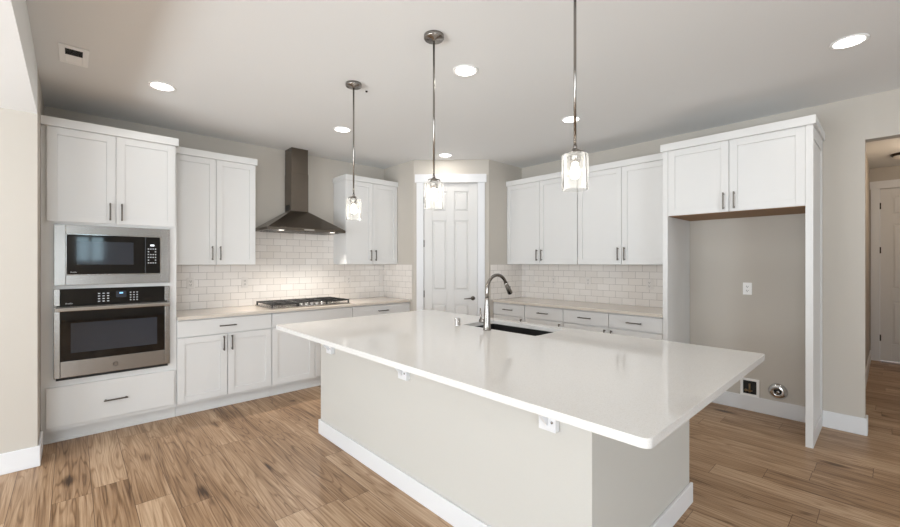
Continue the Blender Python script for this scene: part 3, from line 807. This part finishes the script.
# ------------------------------------------------------------------ ceiling register, hook, hall fitting
vx0, vx1, vy0, vy1 = -4.781, -4.637, -1.497, -1.194
t = thing('ceiling_vent', 'white rectangular ceiling vent register with half-open louvres', 'vent', ((vx0 + vx1) / 2, (vy0 + vy1) / 2, CEIL))
hx, hy = (vx1 - vx0) / 2, (vy1 - vy0) / 2; a = .030
MB().box(-hx, -hx + a, -hy, hy, -.009, -.0005).box(hx - a, hx, -hy, hy, -.009, -.0005).box(-hx + a, hx - a, -hy, -hy + a + .012, -.009, -.0005).box(-hx + a, hx - a, hy - a, hy, -.009, -.0005).build('register_frame', M['plastic'], t, bevel=.003)
MB().box(-hx + a, hx - a, -hy + a + .012, hy - a, -.0025, -.0005).build('duct', M['dark'], t)
sl = MB()
y = -hy + .046
while y < -hy + .148:
    sl.prism([(-hx + a, y, -.008), (-hx + a, y + .0015, -.008), (-hx + a, y + .0075, -.003), (-hx + a, y + .006, -.003)], (2 * (hx - a), 0, 0)); y += .0135
sl.build('open_louvre', M['nickel'], t)
sl = MB(); y = -hy + .150
while y < hy - a - .012:
    sl.prism([(-hx + a, y, -.004), (-hx + a, y + .0014, -.003), (-hx + a, y + .0155, -.0075), (-hx + a, y + .0140, -.0085)], (2 * (hx - a), 0, 0)); y += .0150
sl.build('closed_louvre', M['plastic'], t)
tag(MB().lathe([(0, 0), (.010, 0), (.010, -.004), (.006, -.010), (0, -.012)], (-3.014, -2.162, CEIL - .0005), seg=14).build('ceiling_hook', M['iron']), 'tiny dark knob on the ceiling beside a pendant canopy', 'ceiling fitting')
t = thing('hall_ceiling_light', 'dark bronze flush ceiling fitting in the hall', 'ceiling light', (2.82, -5.09, CEIL))
MB().lathe([(0, -.0005), (.11, -.0005), (.115, -.012), (.10, -.03), (.095, -.03), (0, -.03)]).build('fixture_base', M['bronze'], t)
MB().lathe([(.09, -.0305), (.085, -.05), (.05, -.07), (0, -.075)]).build('glass_bowl', M['tile_plastic'], t)
d = bpy.data.lights.new('hall_fill_light', 'POINT'); d.energy = 9; d.color = (1, .80, .60); d.shadow_soft_size = .08  # added fill for the hall, hung apart from the unlit fitting
o = bpy.data.objects.new('hall_fill_light', d); COL.objects.link(o); o.parent = t; o.location = (-.6, -.45, -.35)

# ------------------------------------------------------------------ outlets and switches
def outlet(label, loc, rz, mat, kind='duplex', group='outlets on the tile backsplash'):
    t = thing('wall_outlet' if kind == 'duplex' else 'wall_switch', label, 'outlet' if kind == 'duplex' else 'light switch', loc, rz, group)
    MB().box(-.035, .035, -.006, -.0003, -.0575, .0575).build('cover_plate', mat, t, bevel=.002)
    if kind == 'duplex':
        for s in (-1, 1):
            z = s * .0195
            f = MB().box(-.0165, .0165, -.0085, -.006, z - .0145, z + .0145).build('socket', mat, t, bevel=.003)
            MB().box(-.0085, -.0055, -.0092, -.0084, z - .003, z + .008).box(.0055, .0085, -.0092, -.0084, z - .003, z + .008).box(-.003, .003, -.0092, -.0084, z - .0105, z - .006).build('slots', M['dark'], f)
    else:
        MB().prism([(-.0165, -.006, -.033), (-.0165, -.0075, -.033), (-.0165, -.011, .033), (-.0165, -.006, .033)], (.033, 0, 0)).build('rocker', mat, t, bevel=.001)
    return t
ty = -.0072
outlet('outlet on the tile backsplash just beside the oven cabinet', (-3.811, ty, 1.188), 0, M['tile_plastic'])
outlet('outlet on the tile backsplash above the near edge of the cooktop', (-3.285, ty, 1.178), 0, M['tile_plastic'])
outlet('outlet on the tile backsplash past the cooktop, under the wall cabinet by the pantry', (-1.985, ty, 1.165), 0, M['tile_plastic'])
outlet('light switch on the tile backsplash at the corner by the pantry, beyond the cooktop', (-1.466, ty, 1.175), 0, M['tile_plastic'], 'switch', 'switches on the tile backsplash')
outlet('light switch on the tile backsplash nearest the pantry, above the drawer run', (ty, -1.585, 1.160), -PI / 2, M['tile_plastic'], 'switch', 'switches on the tile backsplash')
outlet('outlet second from the pantry on the tile backsplash above the drawer run', (ty, -1.924, 1.163), -PI / 2, M['tile_plastic'])
outlet('outlet near the middle of the tile backsplash above the drawer run', (ty, -2.419, 1.165), -PI / 2, M['tile_plastic'])
outlet('outlet on the tile backsplash nearest the refrigerator alcove', (ty, -3.155, 1.160), -PI / 2, M['tile_plastic'])
outlet('white outlet on the grey wall inside the refrigerator alcove', (0, -4.049, 1.155), -PI / 2, M['plastic'], 'duplex', None)

# ice maker water box
t = thing('water_supply_box', 'white recessed water supply box low on the alcove wall', 'water box', (0, -4.068, .220), -PI / 2)
o_, i_ = .074, .052; hz, iz = .084, .062
MB().box(-o_, -i_, -.012, -.0005, -hz, hz).box(i_, o_, -.012, -.0005, -hz, hz).box(-i_, i_, -.012, -.0005, -hz, -iz).box(-i_, i_, -.012, -.0005, iz, hz).build('box_frame', M['plastic'], t, bevel=.003)
MB().box(-i_, i_, -.0025, -.0005, -iz, iz).build('box_interior', M['dark'], t)
v = MB().tube([(.0, -.012, -.045), (.0, -.012, .035)], .008, 12).tube([(-.028, -.012, -.030), (.02, -.012, -.030)], .007, 10)
v.lathe([(0, 0), (.013, 0), (.013, .006), (0, .007)], (-.030, -.010, -.030), 'y', 14)
v.build('water_valve', M['brass'], t)
# round chrome wall fitting
t = thing('chrome_escutcheon', 'round chrome wall fitting with dark opening low in the alcove', 'pipe fitting', (0, -4.278, .229), -PI / 2)
MB().lathe([(0, .004), (.026, .004), (.028, .024), (.036, .026), (.055, .018), (.070, .006), (.072, 0), (.066, 0)], (0, -.0005, 0), 'y', 36).build('escutcheon_ring', M['chrome'], t)
MB().lathe([(0, .005), (.0255, .005), (.0255, .0075), (0, .0075)], (0, -.0005, 0), 'y', 24).build('pipe_opening', M['dark'], t)
MB().lathe([(0, .0077), (.013, .0077), (.014, .030), (.010, .032), (0, .032)], (.004, -.0005, -.004), 'y', 20).build('pipe_stub', M['nickel'], t)
